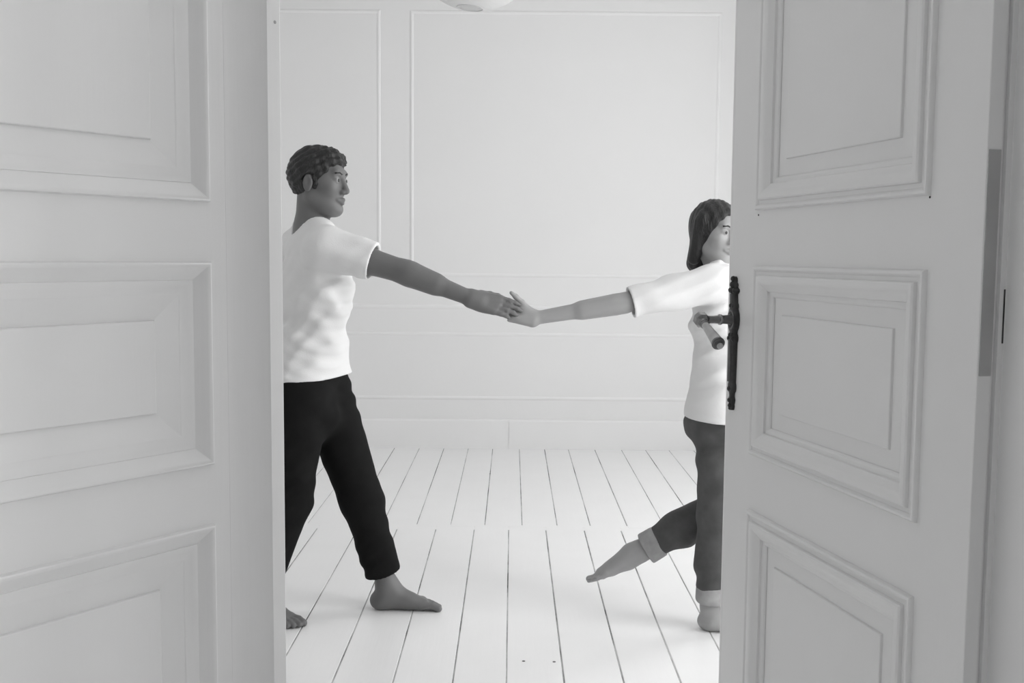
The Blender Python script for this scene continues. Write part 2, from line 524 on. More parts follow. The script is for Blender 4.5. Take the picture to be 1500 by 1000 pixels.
# long raised bar of the lower plate, oval boss and beads
MB().prism([(HX + 0.0028 + 0.0052 * math.cos(math.pi * i / 8), 0.0070 + 0.0058 * math.sin(math.pi * i / 8)) for i in range(9)], 2, 1.090, 1.179).build('raised_bar', 'iron_face', plate, True, 50)
MB().prism([(HX + 0.002 + 0.0048 * math.cos(math.pi * i / 8), 0.006 + 0.0058 * math.sin(math.pi * i / 8)) for i in range(9)], 2, 1.255, 1.275).build('raised_bar', 'iron_face', plate, True, 50)
for z, r, dx in ((1.3065, 0.0062, 0), (1.2945, 0.0078, 0), (1.2825, 0.0075, 0.002), (1.2825, 0.006, -0.011), (1.2825, 0.006, 0.013), (1.250, 0.006, 0.006), (1.250, 0.0055, -0.007),
                 (1.188, 0.006, 0.007), (1.188, 0.006, -0.006), (1.181, 0.0065, -0.011), (1.181, 0.0065, 0.0125), (1.0745, 0.007, 0.002), (1.0500, 0.006, 0.002), (1.0390, 0.0055, 0), (1.0330, 0.004, 0.001)):
    bm = MB()
    bm.lathe([(-r, r * 0.05), (-r * 0.8, r * 0.6), (-r * 0.4, r * 0.92), (0, r), (r * 0.4, r * 0.92), (r * 0.8, r * 0.6), (r, r * 0.05)], (HX + dx * 0.8, 0.0062, z), (0, 0, 1), 10)
    bm.build('bead', 'iron', plate, True)
mb = MB()
rs = []
for t in range(25):
    a = 2 * math.pi * t / 24
    c = Vector((HX + 0.0135 * math.cos(a), 0.0085, ZH + 0.019 * math.sin(a)))
    d1 = Vector((math.cos(a), 0, math.sin(a)))
    rs.append([c + d1 * 0.0028 * math.cos(q * math.pi / 3) + Vector((0, 1, 0)) * 0.0028 * math.sin(q * math.pi / 3) for q in range(6)])
mb.rings(rs).build('oval_rim', 'iron_face', plate, True)
# neck square to the leaf
MB().lathe([(0.004, 0.0135), (0.010, 0.0125), (0.016, 0.0098), (0.026, 0.0092), (0.031, 0.0092)], (HX, 0, ZH), (0, 1, 0), 20).build('neck_collar', 'iron_face', plate, True, 40)
MB().lathe([(0.031, 0.0088), (0.032, 0.0112), (0.0345, 0.0116), (0.037, 0.0108), (0.038, 0.0090), (0.050, 0.0082), (0.062, 0.0086), (0.067, 0.0095)], (HX, 0, ZH), (0, 1, 0), 20).build('neck', 'brass', plate, True, 40)
# faceted knuckle
bm = bmesh.new()
bmesh.ops.create_cube(bm, size=0.030)
bmesh.ops.bevel(bm, geom=bm.edges[:] + bm.verts[:], offset=0.0082, segments=1, affect='EDGES')
me = bpy.data.meshes.new('knuckle')
bm.to_mesh(me)
bm.free()
me.materials.append(M['brass'])
KC = Vector((HX, 0.076, ZH))
gd = Vector((-0.095, 0.004, -0.042)).normalized()      # grip runs back toward the hinge and sags
kn = bpy.data.objects.new('knuckle', me)
COL.objects.link(kn)
kn.parent = plate
kn.location = KC
kn.rotation_euler = (0.0, -math.atan2(0.042, 0.095), 0)
MB().lathe([(0.010, 0.0100), (0.014, 0.0098), (0.017, 0.0082), (0.020, 0.0098), (0.0225, 0.0100), (0.025, 0.0080)], KC, gd, 20).build('grip_collar', 'brass', plate, True, 40)
MB().lathe([(0.024, 0.0076), (0.04, 0.0088), (0.07, 0.0106), (0.095, 0.0124), (0.099, 0.0126), (0.100, 0.0110)], KC, gd, 24).build('grip', 'horn', plate, True, 50)
MB().lathe([(0.099, 0.0128), (0.102, 0.0136), (0.105, 0.0134), (0.1065, 0.0112), (0.109, 0.0110), (0.110, 0.0090), (0.1115, 0.0072)], KC, gd, 24).build('grip_cap', 'iron_face', plate, True, 40)
MB().lathe([(0.110, 0.0050), (0.113, 0.0066), (0.116, 0.0062), (0.1185, 0.0040), (0.1195, 0.0010)], KC, gd, 16).build('grip_button', 'horn', plate, True, 50)

# ------------------------------------------------------------------ paper lantern
lc = Vector((-0.153, 4.1, 2.578))
R_L = 0.268
lan = empty('paper_lantern', (lc.x, lc.y, lc.z - R_L))
tag(lan, 'round white ribbed paper lantern hanging above the joined hands', 'lamp')
tilt = Matrix.Rotation(math.radians(5), 3, 'Y')
off = Vector((0, 0, R_L))
a0 = math.asin(0.050 / R_L)
rings = []
N = 90
for i in range(N + 1):
    a = -math.pi / 2 + a0 + (math.pi - 2 * a0) * i / N
    wob = 0.0016 * abs(math.sin(i * math.pi / 3.0))
    r = (R_L + wob) * math.cos(a)
    rings.append([off + tilt @ Vector((r * math.cos(2 * math.pi * j / 64), r * math.sin(2 * math.pi * j / 64), (R_L + wob) * math.sin(a))) for j in range(64)])
MB().rings(rings).build('shade', 'paper', lan, True)
for sg in (-1, 1):
    rs = []
    for t in range(33):
        a = 2 * math.pi * t / 32
        c = Vector((0.0515 * math.cos(a), 0.0515 * math.sin(a), sg * R_L * math.cos(a0)))
        d1 = Vector((math.cos(a), math.sin(a), 0))
        rs.append([off + tilt @ (c + d1 * 0.002 * math.cos(q * math.pi / 3) + Vector((0, 0, 0.002 * math.sin(q * math.pi / 3)))) for q in range(6)])
    MB().rings(rs).build('wire_ring', 'wire', lan, True)
MB().tube([off + tilt @ Vector((-0.05, 0, R_L * 0.98)), off + tilt @ Vector((0, 0, R_L * 0.99)), off + tilt @ Vector((0.05, 0, R_L * 0.98))], 0.0015).build('wire_bar', 'wire', lan, True)
MB().tube([off + Vector((0, 0, 0.06)), off + Vector((0, 0, ZC - lc.z - 0.03))], 0.0035).build('cord', 'cord', lan, True)
MB().lathe([(0, 0.05), (0.02, 0.045), (0.035, 0.02)], (0, 0, ZC - lc.z + R_L), (0, 0, -1), 24).build('ceiling_rose', 'cord', lan, True, 40)
MB().lathe([(-0.03, 0.018), (0.0, 0.02), (0.05, 0.018)], off + Vector((0, 0, 0.05)), (0, 0, 1), 16).build('socket', 'cord', lan, True, 40)
MB().lathe([(0, 0.014), (0.02, 0.018), (0.045, 0.030), (0.065, 0.030), (0.082, 0.020), (0.09, 0.004)], off + Vector((0, 0, 0.03)), (0, 0, -1), 20).build('bulb', 'bulb', lan, True)
#PEOPLE


# ------------------------------------------------------------------ people: smooth continuous bodies from blended volumes
class Vol:
    def __init__(s, lo, hi, h):
        s.lo = np.array(lo, dtype=np.float64)
        s.h = h
        s.n = np.ceil((np.array(hi) - s.lo) / h).astype(int) + 1
        s.d = np.full(s.n, 9.0, dtype=np.float32)

    def sub(s, lo, hi):
        i0 = np.clip(np.floor((np.array(lo) - s.lo) / s.h).astype(int), 0, s.n - 1)
        i1 = np.clip(np.ceil((np.array(hi) - s.lo) / s.h).astype(int) + 1, 1, s.n)
        if np.any(i1 <= i0):
            return None
        sl = tuple(slice(a, b) for a, b in zip(i0, i1))
        g = [(s.lo[k] + s.h * np.arange(i0[k], i1[k])).astype(np.float32) for k in range(3)]
        return sl, g[0][:, None, None], g[1][None, :, None], g[2][None, None, :]

    def put(s, sl, v, k, mode):
        a = s.d[sl]
        if mode == 'add':
            t = np.clip(0.5 + 0.5 * (a - v) / k, 0, 1)
            s.d[sl] = a + (v - a) * t - k * t * (1 - t)
        else:
            v = -v
            t = np.clip(0.5 - 0.5 * (a - v) / k, 0, 1)
            s.d[sl] = a + (v - a) * t + k * t * (1 - t)

    def cone(s, a, b, r1, r2, k=0.012, sq=1.0, ax=None, mode='add'):
        a, b = np.array(a, float), np.array(b, float)
        pad = max(r1, r2) * max(sq, 1) + k + 0.02
        q = s.sub(np.minimum(a, b) - pad, np.maximum(a, b) + pad)
        if q is None:
            return
        sl, X, Y, Z = q
        x, y, z = X - a[0], Y - a[1], Z - a[2]
        if ax is not None:
            ax = np.array(ax, float)
            ax /= np.linalg.norm(ax)
            w = (x * ax[0] + y * ax[1] + z * ax[2]) * (1 / sq - 1)
            x, y, z = x + w * ax[0], y + w * ax[1], z + w * ax[2]
            ba = b - a
            ba = ba + ax * (ba @ ax) * (1 / sq - 1)
        else:
            ba = b - a
        L2 = max(ba @ ba, 1e-9)
        t = np.clip((x * ba[0] + y * ba[1] + z * ba[2]) / L2, 0, 1)
        v = np.sqrt((x - t * ba[0]) ** 2 + (y - t * ba[1]) ** 2 + (z - t * ba[2]) ** 2) - (r1 + (r2 - r1) * t)
        s.put(sl, v.astype(np.float32), k, mode)

    def ell(s, c, r, k=0.012, rot=None, mode='add'):
        c, r = np.array(c, float), np.array(r, float)
        pad = r.max() + k + 0.02
        q = s.sub(c - pad, c + pad)
        if q is None:
            return
        sl, X, Y, Z = q
        x, y, z = X - c[0], Y - c[1], Z - c[2]
        if rot is not None:
            x, y, z = [x * e[0] + y * e[1] + z * e[2] for e in rot]
        k0 = np.sqrt((x / r[0]) ** 2 + (y / r[1]) ** 2 + (z / r[2]) ** 2)
        k1 = np.sqrt((x / r[0] ** 2) ** 2 + (y / r[1] ** 2) ** 2 + (z / r[2] ** 2) ** 2) + 1e-6
        s.put(sl, (k0 * (k0 - 1) / k1).astype(np.float32), k, mode)

    def clip(s, pt, nrm, lo=None, hi=None, k=0.004):
        """remove what lies on the +nrm side of a plane, inside a box"""
        lo = s.lo if lo is None else lo
        hi = s.lo + s.n * s.h if hi is None else hi
        q = s.sub(lo, hi)
        if q is None:
            return
        sl, X, Y, Z = q
        nrm = np.array(nrm, float)
        nrm /= np.linalg.norm(nrm)
        v = -((X - pt[0]) * nrm[0] + (Y - pt[1]) * nrm[1] + (Z - pt[2]) * nrm[2])
        s.put(sl, np.broadcast_to(v, s.d[sl].shape).astype(np.float32), k, 'sub')

    def folds(s, amp, waves, seed):
        rg = np.random.RandomState(seed)
        band = np.abs(s.d) < 0.05
        i, j, k = np.nonzero(band)
        x, y, z = s.lo[0] + i * s.h, s.lo[1] + j * s.h, s.lo[2] + k * s.h
        v = np.zeros(len(i))
        for (kx, ky, kz, a, sharp) in waves:
            ph = rg.rand() * 6
            w = kx * x + ky * y + kz * z + ph + 1.3 * np.sin(9 * x + 7 * z + 5 * y + ph * 2) + 0.8 * np.sin(17 * z - 11 * x + 13 * y + ph)
            m_ = 0.5 + 0.5 * np.sin(6 * x - 8 * z + 9 * y + ph * 3)
            sn = np.sin(w)
            v += a * m_ * (np.sign(sn) * np.abs(sn) ** sharp if sharp != 1 else sn)
        s.d[i, j, k] += (amp * v).astype(np.float32)

    def mesh(s):
        d = s.d
        neg = d < 0
        nx, ny, nz = s.n
        cells = (nx - 1) * (ny - 1) * (nz - 1)
        cid = lambda i, j, k: (i * (ny - 1) + j) * (nz - 1) + k
        acc_c, acc_p, quads = [], [], []
        for ax in range(3):
            A = [slice(None)] * 3
            B = [slice(None)] * 3
            A[ax], B[ax] = slice(0, -1), slice(1, None)
            i, j, k = np.nonzero(neg[tuple(A)] != neg[tuple(B)])
            lim = [(nx - 1), (ny - 1), (nz - 1)]
            idx = [i, j, k]
            o1, o2 = [(1, 2), (2, 0), (0, 1)][ax]
            ok = (idx[o1] > 0) & (idx[o1] < lim[o1]) & (idx[o2] > 0) & (idx[o2] < lim[o2])
            i, j, k = i[ok], j[ok], k[ok]
            idx = [i, j, k]
            e = [0, 0, 0]
            e[ax] = 1
            d0 = d[i, j, k]
            d1 = d[i + e[0], j + e[1], k + e[2]]
            t = d0 / (d0 - d1)
            p = np.stack([i, j, k], 1).astype(np.float64)
            p[:, ax] += t
            cc = []
            for s1, s2 in ((0, 0), (-1, 0), (-1, -1), (0, -1)):
                q = [i, j, k]
                q[o1] = q[o1] + s1
                q[o2] = q[o2] + s2
                c = cid(*q)
                cc.append(c)
                acc_c.append(c)
                acc_p.append(p)
            qd = np.stack(cc, 1)
            fl = d0 > 0
            qd[fl] = qd[fl][:, ::-1]
            quads.append(qd)
        c = np.concatenate(acc_c)
        p = np.concatenate(acc_p)
        u, inv = np.unique(c, return_inverse=True)
        cnt = np.bincount(inv)
        v = np.stack([np.bincount(inv, p[:, a]) / cnt for a in range(3)], 1)
        q = np.concatenate(quads)
        f = np.searchsorted(u, q.ravel()).reshape(-1, 4)
        return v * s.h + s.lo, f


def relax(v, f, n=2, lam=0.5):
    """light smoothing along the quads' edges"""
    a = np.concatenate([f[:, 0], f[:, 1], f[:, 2], f[:, 3]])
    b_ = np.concatenate([f[:, 1], f[:, 2], f[:, 3], f[:, 0]])
    cnt = np.bincount(a, minlength=len(v)) + np.bincount(b_, minlength=len(v))
    for it in range(n):
        for l in (lam, -lam * 1.04):
            s_ = np.stack([np.bincount(a, v[b_, k], len(v)) + np.bincount(b_, v[a, k], len(v)) for k in range(3)], 1)
            v = v + l * (s_ / np.maximum(cnt, 1)[:, None] - v)
    return v


def vol_obj(vol, name, mat, parent, base, n=2):
    v, f = vol.mesh()
    v = relax(v, f, n)
    o = mesh_obj(name, v - np.array(base), f, mat, parent, smooth=True)
    if parent is None:
        o.location = base
    return o


def unit(v):
    v = np.array(v, float)
    return v / np.linalg.norm(v)


def lerp(a, b, t):
    return np.array(a, float) * (1 - t) + np.array(b, float) * t


class Head:
    def __init__(s, c, fwd, up=(0, 0, 1), size=1.0):
        s.c = np.array(c, float)
        s.f = unit(fwd)
        s.l = unit(np.cross(up, s.f))
        s.u = np.cross(s.f, s.l)
        s.k = size
        s.rot = np.stack([s.f, s.l, s.u])

    def p(s, x, y, z):
        return s.c + s.k * (x * s.f + y * s.l + z * s.u)

    def skin(s, V, neck, female=False):
        k = s.k
        E = lambda x, y, z, r, kk=0.012, mode='add': V.ell(s.p(x, y, z), np.array(r) * k, kk * k, s.rot, mode)
        Cn = lambda a, b, r1, r2, kk=0.012, mode='add': V.cone(s.p(*a), s.p(*b), r1 * k, r2 * k, kk * k, mode=mode)
        V.cone(s.p(-0.028, 0, -0.055), neck, 0.054 * k, (0.050 if female else 0.060) * k, 0.03)
        E(-0.012, 0, 0.030, (0.097, 0.075, 0.090))
        E(0.028, 0, -0.028, (0.062, 0.058, 0.086), 0.03)
        jw = 0.046 if female else 0.052
        for q in (-1, 1):
            Cn((-0.005, q * jw, -0.052), (0.058, q * 0.020, -0.094), 0.019, 0.015, 0.03)
            E(0.056, q * 0.042, -0.014, (0.026, 0.022, 0.022), 0.025)
        E(0.068, 0, -0.094, (0.022, 0.024, 0.020), 0.02)
        Cn((0.078, -0.032, 0.034), (0.078, 0.032, 0.034), 0.012, 0.012, 0.02)
        for q in (-1, 1):
            E(0.094, q * 0.031, 0.012, (0.014, 0.018, 0.012), 0.010, 'sub')
        Cn((0.086, 0, 0.022), (0.106, 0, -0.026), 0.008, 0.0115, 0.010)
        for q in (-1, 1):
            E(0.096, q * 0.012, -0.031, (0.011, 0.008, 0.008), 0.006)
            E(0.0775, q * 0.031, 0.010, (0.0125, 0.0155, 0.0125), 0.004)
        Cn((0.084, -0.021, -0.0575), (0.0945, 0, -0.057), 0.0045, 0.0062, 0.006)
        Cn((0.084, 0.021, -0.0575), (0.0945, 0, -0.057), 0.0045, 0.0062, 0.006)
        Cn((0.082, -0.019, -0.0595), (0.0915, 0, -0.069), 0.0045, 0.0068, 0.004)
        Cn((0.082, 0.019, -0.0595), (0.0915, 0, -0.069), 0.0045, 0.0068, 0.004)
        for q in (-1, 1):
            E(-0.006, q * 0.078, -0.004, (0.019, 0.008, 0.032), 0.006)
            E(-0.003, q * 0.086, 0.002, (0.010, 0.005, 0.018), 0.004, 'sub')

    def eyes(s, parent, base):
        for q in (-1, 1):
            c = s.p(0.0790, q * 0.031, 0.0095) - np.array(base)
            r = 0.0124 * s.k
            d = s.f
            pr = [(-r * math.cos(math.pi * i / 10), max(1e-4, r * math.sin(math.pi * i / 10))) for i in range(11)]
            e = MB().lathe(pr, c, d, 16).build('eye', 'eye', parent, True)
            MB().lathe([(r * 0.86, 0.0062 * s.k), (r * 0.93, 0.0056 * s.k), (r * 1.03, 0.003 * s.k), (r * 1.06, 0.0006)], c, d, 14).build('iris', 'iris', e, True)

    def brows(s, parent, base):
        for q in (-1, 1):
            pts = [s.p(0.0925, q * 0.013, 0.031) - base, s.p(0.0915, q * 0.028, 0.036) - base, s.p(0.0825, q * 0.046, 0.033) - base]
            MB().tube(pts, 0.0034 * s.k, 6).build('eyebrow', 'hair', parent, True)


def hand(V, wrist, u, n, v, size=1.0, curl=(25, 35, 25), thumb=(0.75, 0.55, 0.35), wr=0.026):
    """u toward the fingers, n out of the palm, v toward the thumb side"""
    u, n = unit(u), unit(n)
    v = unit(np.array(v, float) - u * np.dot(u, v))
    n = unit(n - u * (n @ u) - v * (n @ v))
    w = np.array(wrist, float)
    P = lambda a, b_, c: w + size * (a * u + b_ * v + c * n)
    lat = [0.029, 0.0095, -0.010, -0.028]
    bas = [0.094, 0.098, 0.093, 0.084]
    lens = [0.074, 0.082, 0.076, 0.060]
    for i in range(4):
        V.cone(P(0.0, lat[i] * 0.55, 0), P(bas[i], lat[i], 0), 0.0165 * size, 0.0115 * size, 0.014)
    V.ell(P(0.035, 0.022, 0.010), np.array([0.034, 0.018, 0.015]) * size, 0.012, np.stack([u, v, n]))
    V.ell(P(0.045, -0.022, 0.008), np.array([0.036, 0.014, 0.013]) * size, 0.012, np.stack([u, v, n]))
    V.cone(P(0.0, 0, 0), P(0.03, 0, 0), wr * 0.92, 0.022 * size, 0.015, 1.15, v)
    for i in range(4):
        p = P(bas[i], lat[i], 0)
        a = 0.0
        for j, (fr, r1, r2) in enumerate(((0.46, 0.0100, 0.0090), (0.30, 0.0090, 0.0080), (0.24, 0.0080, 0.0068))):
            a += math.radians(curl[j] * (1 + 0.10 * i))
            d = u * math.cos(a) + n * math.sin(a)
            q = p + d * lens[i] * fr * size
            V.cone(p, q, r1 * size, r2 * size, 0.003)
            p = q
    p = P(0.028, 0.030, 0.006)
    d = unit(thumb[0] * u + thumb[1] * v + thumb[2] * n)
    for ln, r1, r2, bend in ((0.036, 0.0135, 0.0110, 0.0), (0.032, 0.0110, 0.0098, 0.25), (0.025, 0.0098, 0.0075, 0.25)):
        d = unit(d + bend * (u * 0.6 + n * 0.5 - v * 0.2))
        q = p + d * ln * size
        V.cone(p, q, r1 * size, r2 * size, 0.006)
        p = q


def foot(V, heel, d, upv, L, big, ank, ra=0.036):
    """heel: point under the heel's centre on the sole; d toward the toes; big: +1 when the big toe lies on the side up x d"""
    d = unit(d)
    upv = unit(np.array(upv, float) - d * np.dot(d, upv))
    l = np.cross(upv, d) * big
    h = np.array(heel, float)
    S = L / 0.25
    P = lambda a, b_, c: h + S * (a * d + b_ * l + c * upv)
    V.ell(P(0.002, 0, 0.034), np.array([0.036, 0.031, 0.036]) * S, 0.015, np.stack([d, l, upv]))
    V.cone(P(0.02, -0.006, 0.032), P(0.155, -0.012, 0.022), 0.030 * S, 0.021 * S, 0.02, 1.35, l)
    V.cone(P(0.03, 0.004, 0.045), P(0.160, 0.018, 0.022), 0.028 * S, 0.021 * S, 0.02)
    V.cone(ank, P(0.035, 0, 0.055), ra, 0.034 * S, 0.03)
    V.cone(ank, P(0.110, 0.006, 0.040), ra * 0.85, 0.020 * S, 0.035)
    V.ell(P(0.030, 0.032, 0.075), np.array([0.013, 0.008, 0.013]) * S, 0.012, np.stack([d, l, upv]))
    V.ell(P(0.026, -0.032, 0.068), np.array([0.013, 0.008, 0.013]) * S, 0.012, np.stack([d, l, upv]))
    base = [(0.158, 0.028), (0.164, 0.0085), (0.158, -0.008), (0.149, -0.0225), (0.138, -0.036)]
    tip = [(0.217, 0.030), (0.219, 0.010), (0.209, -0.0075), (0.196, -0.0235), (0.179, -0.0385)]
    rad = [0.0135, 0.0100, 0.0094, 0.0088, 0.0085]
    for (a, b_), (c, e), r in zip(base, tip, rad):
        V.cone(P(a, b_, 0.022), P((a + c) / 2 + 0.008, (b_ + e) / 2, 0.021), r * S, r * 0.92 * S, 0.006)
        V.cone(P((a + c) / 2 + 0.008, (b_ + e) / 2, 0.021), P(c, e, 0.0115), r * 0.92 * S, r * S, 0.003)


# ---------------------------------------------------------------- man on the left
BASE = np.array((-0.715, 3.71, 0.0))
shR, shL = (-0.640, 3.535, 1.372), (-0.795, 3.865, 1.385)
elR, wrR = (-0.368, 3.50, 1.293), (-0.140, 3.487, 1.205)
elL, wrL = (-0.850, 3.905, 1.11), (-0.790, 3.90, 0.87)
hipR, hipL = (-0.757, 3.625, 0.87), (-0.710, 3.80, 0.86)
knR, knL = (-0.800, 3.645, 0.460), (-0.562, 3.785, 0.440)
anR, anL = (-0.932, 3.715, 0.088), (-0.468, 3.822, 0.088)
pel, wai, che, uch, nek = (-0.735, 3.71, 0.88), (-0.725, 3.71, 1.02), (-0.712, 3.70, 1.235), (-0.716, 3.70, 1.345), (-0.722, 3.70, 1.440)
LAT = np.array(shL) - np.array(shR)
LAT[2] = 0
HLAT = (0.2, 0.98, 0)
headM = Head((-0.690, 3.685, 1.604), (0.955, -0.296, -0.04), (0.02, 0, 1), 1.0)


def torso_m(V, g, lower=True):
    if lower:
        V.cone(pel, wai, 0.095 + g, 0.092 + g, 0.03, 1.5, HLAT)
    V.cone(wai, che, 0.092 + g, 0.108 + g, 0.04, 1.42, LAT)
    V.cone(che, uch, 0.108 + g, 0.082 + g, 0.04, 1.6, LAT)
    V.cone(lerp(shR, uch, 0.1), nek, 0.054 + g, 0.052 + g * 0.6, 0.03)
    V.cone(lerp(shL, uch, 0.1), nek, 0.054 + g, 0.052 + g * 0.6, 0.03)


V = Vol((-1.06, 3.38, -0.01), (0.10, 4.0, 1.76), 0.0038)
torso_m(V, 0)
for sh, el, wr in ((shR, elR, wrR), (shL, elL, wrL)):
    V.cone(sh, el, 0.052, 0.040, 0.03)
    V.ell(lerp(sh, el, 0.45), (0.075, 0.046, 0.046), 0.02, np.stack([unit(np.array(el) - sh), unit(np.cross(np.array(el) - sh, (0, 1, 0.2))), unit(np.cross(np.array(el) - sh, np.cross(np.array(el) - sh, (0, 1, 0.2))))]))
    V.cone(el, wr, 0.038, 0.026, 0.02)
    V.cone(lerp(el, wr, 0.12), lerp(el, wr, 0.45), 0.041, 0.036, 0.02)
for hp, kn_, an in ((hipR, knR, anR), (hipL, knL, anL)):
    V.cone(hp, kn_, 0.084, 0.056, 0.03)
    V.cone(kn_, an, 0.053, 0.036, 0.02)
    V.cone(lerp(kn_, an, 0.12) + np.array((-0.012, 0, 0)), lerp(kn_, an, 0.45) + np.array((-0.014, 0, 0)), 0.052, 0.050, 0.025)
foot(V, (-0.958, 3.735, 0.0), (0.83, -0.56, 0), (0, 0, 1), 0.262, 1, anR)
foot(V, (-0.500, 3.822, 0.0), (0.995, 0.03, 0), (0, 0, 1), 0.262, -1, anL)
V.clip((0, 0, 0.0005), (0, 0, -1), (-1.06, 3.38, -0.02), (0.1, 4.0, 0.05), 0.002)
uR = unit((0.97, 0.0, -0.24))
hand(V, wrR, uR, (0, 0.87, -0.5), (0, 0.5, 0.87), 1.0, (2, 9, 16), (0.85, 0.40, 0.42))
hand(V, wrL, (0.2, -0.05, -1), (0.3, -1, 0), (1, 0.2, 0.1), 1.0)
headM.skin(V, nek)
man = vol_obj(V, 'person', 'skin_m', None, BASE, 2)
tag(man, 'barefoot person in white T-shirt and black trousers striding right, reaching forward', 'person')
del V
headM.eyes(man, BASE)
headM.brows(man, BASE)

# short dark hair
V = Vol((-0.84, 3.54, 1.46), (-0.54, 3.83, 1.77), 0.0035)
V.ell(headM.p(-0.014, 0, 0.032), np.array((0.109, 0.085, 0.101)), 0.01, headM.rot)
V.ell(headM.p(0.040, 0, 0.078), np.array((0.050, 0.058, 0.042)), 0.02, headM.rot)
V.clip(headM.p(0.088, 0, 0.074), headM.f * 0.80 - headM.u * 0.72, k=0.012)
for q in (-1, 1):
    V.ell(headM.p(-0.006, q * 0.082, -0.010), np.array((0.024, 0.018, 0.036)), 0.008, headM.rot, 'sub')
    V.cone(headM.p(0.018, q * 0.069, 0.03), headM.p(0.020, q * 0.064, -0.02), 0.011, 0.008, 0.008)
V.folds(1.0, [(190, 60, 60, 0.0026, 1), (70, 210, -70, 0.0026, 1), (-120, 90, 230, 0.0024, 1), (260, -240, 120, 0.0018, 1)], 3)
vol_obj(V, 'hair', 'hair', man, BASE, 1)

# white T-shirt
V = Vol((-0.98, 3.38, 0.86), (-0.40, 4.05, 1.50), 0.0045)
torso_m(V, 0.018, False)
V.cone((-0.732, 3.71, 0.86), wai, 0.128, 0.114, 0.03, 1.42, HLAT)
V.cone((-0.705, 3.79, 0.86), (-0.712, 3.77, 1.0), 0.122, 0.10, 0.03)
V.cone((-0.757, 3.635, 0.86), (-0.745, 3.65, 1.0), 0.122, 0.10, 0.03)
for sh, el in ((shR, elR), (shL, elL)):
    V.cone(sh, lerp(sh, el, 0.66), 0.070, 0.066, 0.035)
V.folds(1.0, [(14, 6, 46, 0.0050, 1), (-26, 10, 74, 0.0042, 1), (45, 25, 40, 0.0028, 1), (70, -30, 120, 0.0014, 1), (-80, 40, 60, 0.0022, 1)], 11)
V.cone((-0.775, 3.71, 0.85), (-0.75, 3.71, 0.98), 0.118, 0.105, 0.03, 1.35, HLAT)
V.clip((-0.73, 3.7, 0.906), (0.05, 0, -1), k=0.004)
for sh, el in ((shR, elR), (shL, elL)):
    c = lerp(sh, el, 0.60)
    V.clip(c, np.array(el) - sh, c - 0.14, c + 0.14, 0.003)
    V.cone(lerp(sh, el, 0.50), lerp(sh, el, 0.72), 0.054, 0.060, 0.003, mode='sub')
V.cone(lerp(nek, (headM.p(-0.028, 0, -0.055)), -0.05), headM.p(-0.028, 0, -0.055), 0.069, 0.080, 0.006, mode='sub')
vol_obj(V, 'shirt', 'shirt_m', man, BASE, 2)

# loose black trousers
V = Vol((-1.06, 3.42, 0.08), (-0.36, 4.0, 1.0), 0.0045)
V.cone((-0.738, 3.71, 0.90), (-0.735, 3.71, 0.955), 0.104, 0.100, 0.02, 1.45, HLAT)
V.cone((-0.765, 3.71, 0.84), (-0.738, 3.71, 0.90), 0.104, 0.104, 0.03, 1.45, HLAT)
V.ell((-0.705, 3.715, 0.775), (0.085, 0.12, 0.105), 0.04)
for hp, kn_, an in ((hipR, knR, anR), (hipL, knL, anL)):
    V.cone(hp, kn_, 0.108, 0.080, 0.03)
    V.cone(kn_, lerp(kn_, an, 0.92), 0.078, 0.064, 0.03)
V.folds(1.0, [(26, 10, 34, 0.0034, 1), (-36, 20, 74, 0.0022, 1), (60, -34, -80, 0.0022, 1)], 5)
for kn_, an in ((knR, anR), (knL, anL)):
    c = lerp(kn_, an, 0.84)
    V.clip(c, np.array(an) - kn_, c - 0.11, c + np.array((0.11, 0.11, 0.12)), 0.003)
    V.cone(lerp(kn_, an, 0.74), lerp(kn_, an, 0.98), 0.052, 0.056, 0.003, mode='sub')
vol_obj(V, 'trousers', 'trousers', man, BASE, 2)
del V

# ---------------------------------------------------------------- woman on the right, partly behind the door leaf
BASEW = np.array((0.75, 3.66, 0.0))
shR, shL = (0.700, 3.560, 1.272), (0.812, 3.825, 1.272)
elR, wrR = (0.385, 3.530, 1.192), (0.072, 3.517, 1.137)
elL, wrL = (0.905, 3.870, 1.04), (0.985, 3.80, 0.86)
hipR, hipL = (0.742, 3.60, 0.785), (0.765, 3.735, 0.785)
knR, knL = (0.742, 3.615, 0.440), (0.790, 3.765, 0.425)
anR, anL = (0.734, 3.630, 0.088), (0.495, 3.800, 0.242)
pel, wai, che, uch, nek = (0.755, 3.665, 0.80), (0.765, 3.665, 0.94), (0.765, 3.672, 1.13), (0.757, 3.690, 1.235), (0.748, 3.690, 1.318)
LAT = np.array(shL) - np.array(shR)
LAT[2] = 0
headW = Head((0.722, 3.672, 1.436), (0.55, -0.83, -0.10), (0.04, 0, 1), 0.90)
V = Vol((-0.02, 3.38, -0.01), (1.12, 4.0, 1.58), 0.0038)
V.cone(pel, wai, 0.098, 0.078, 0.03, 1.4, HLAT)
V.cone(wai, che, 0.078, 0.092, 0.04, 1.35, LAT)
V.cone(che, uch, 0.092, 0.068, 0.04, 1.5, LAT)
for q in (-1, 1):
    V.ell(np.array(che) + np.array((0.055, 0, 0)) + q * 0.075 * unit(LAT), (0.05, 0.055, 0.055), 0.03)
for sh, el, wr in ((shR, elR, wrR), (shL, elL, wrL)):
    V.cone(lerp(sh, uch, 0.1), nek, 0.042, 0.040, 0.03)
    V.cone(sh, el, 0.042, 0.033, 0.03)
    V.cone(el, wr, 0.032, 0.0225, 0.02)
    V.cone(lerp(el, wr, 0.12), lerp(el, wr, 0.45), 0.034, 0.030, 0.02)
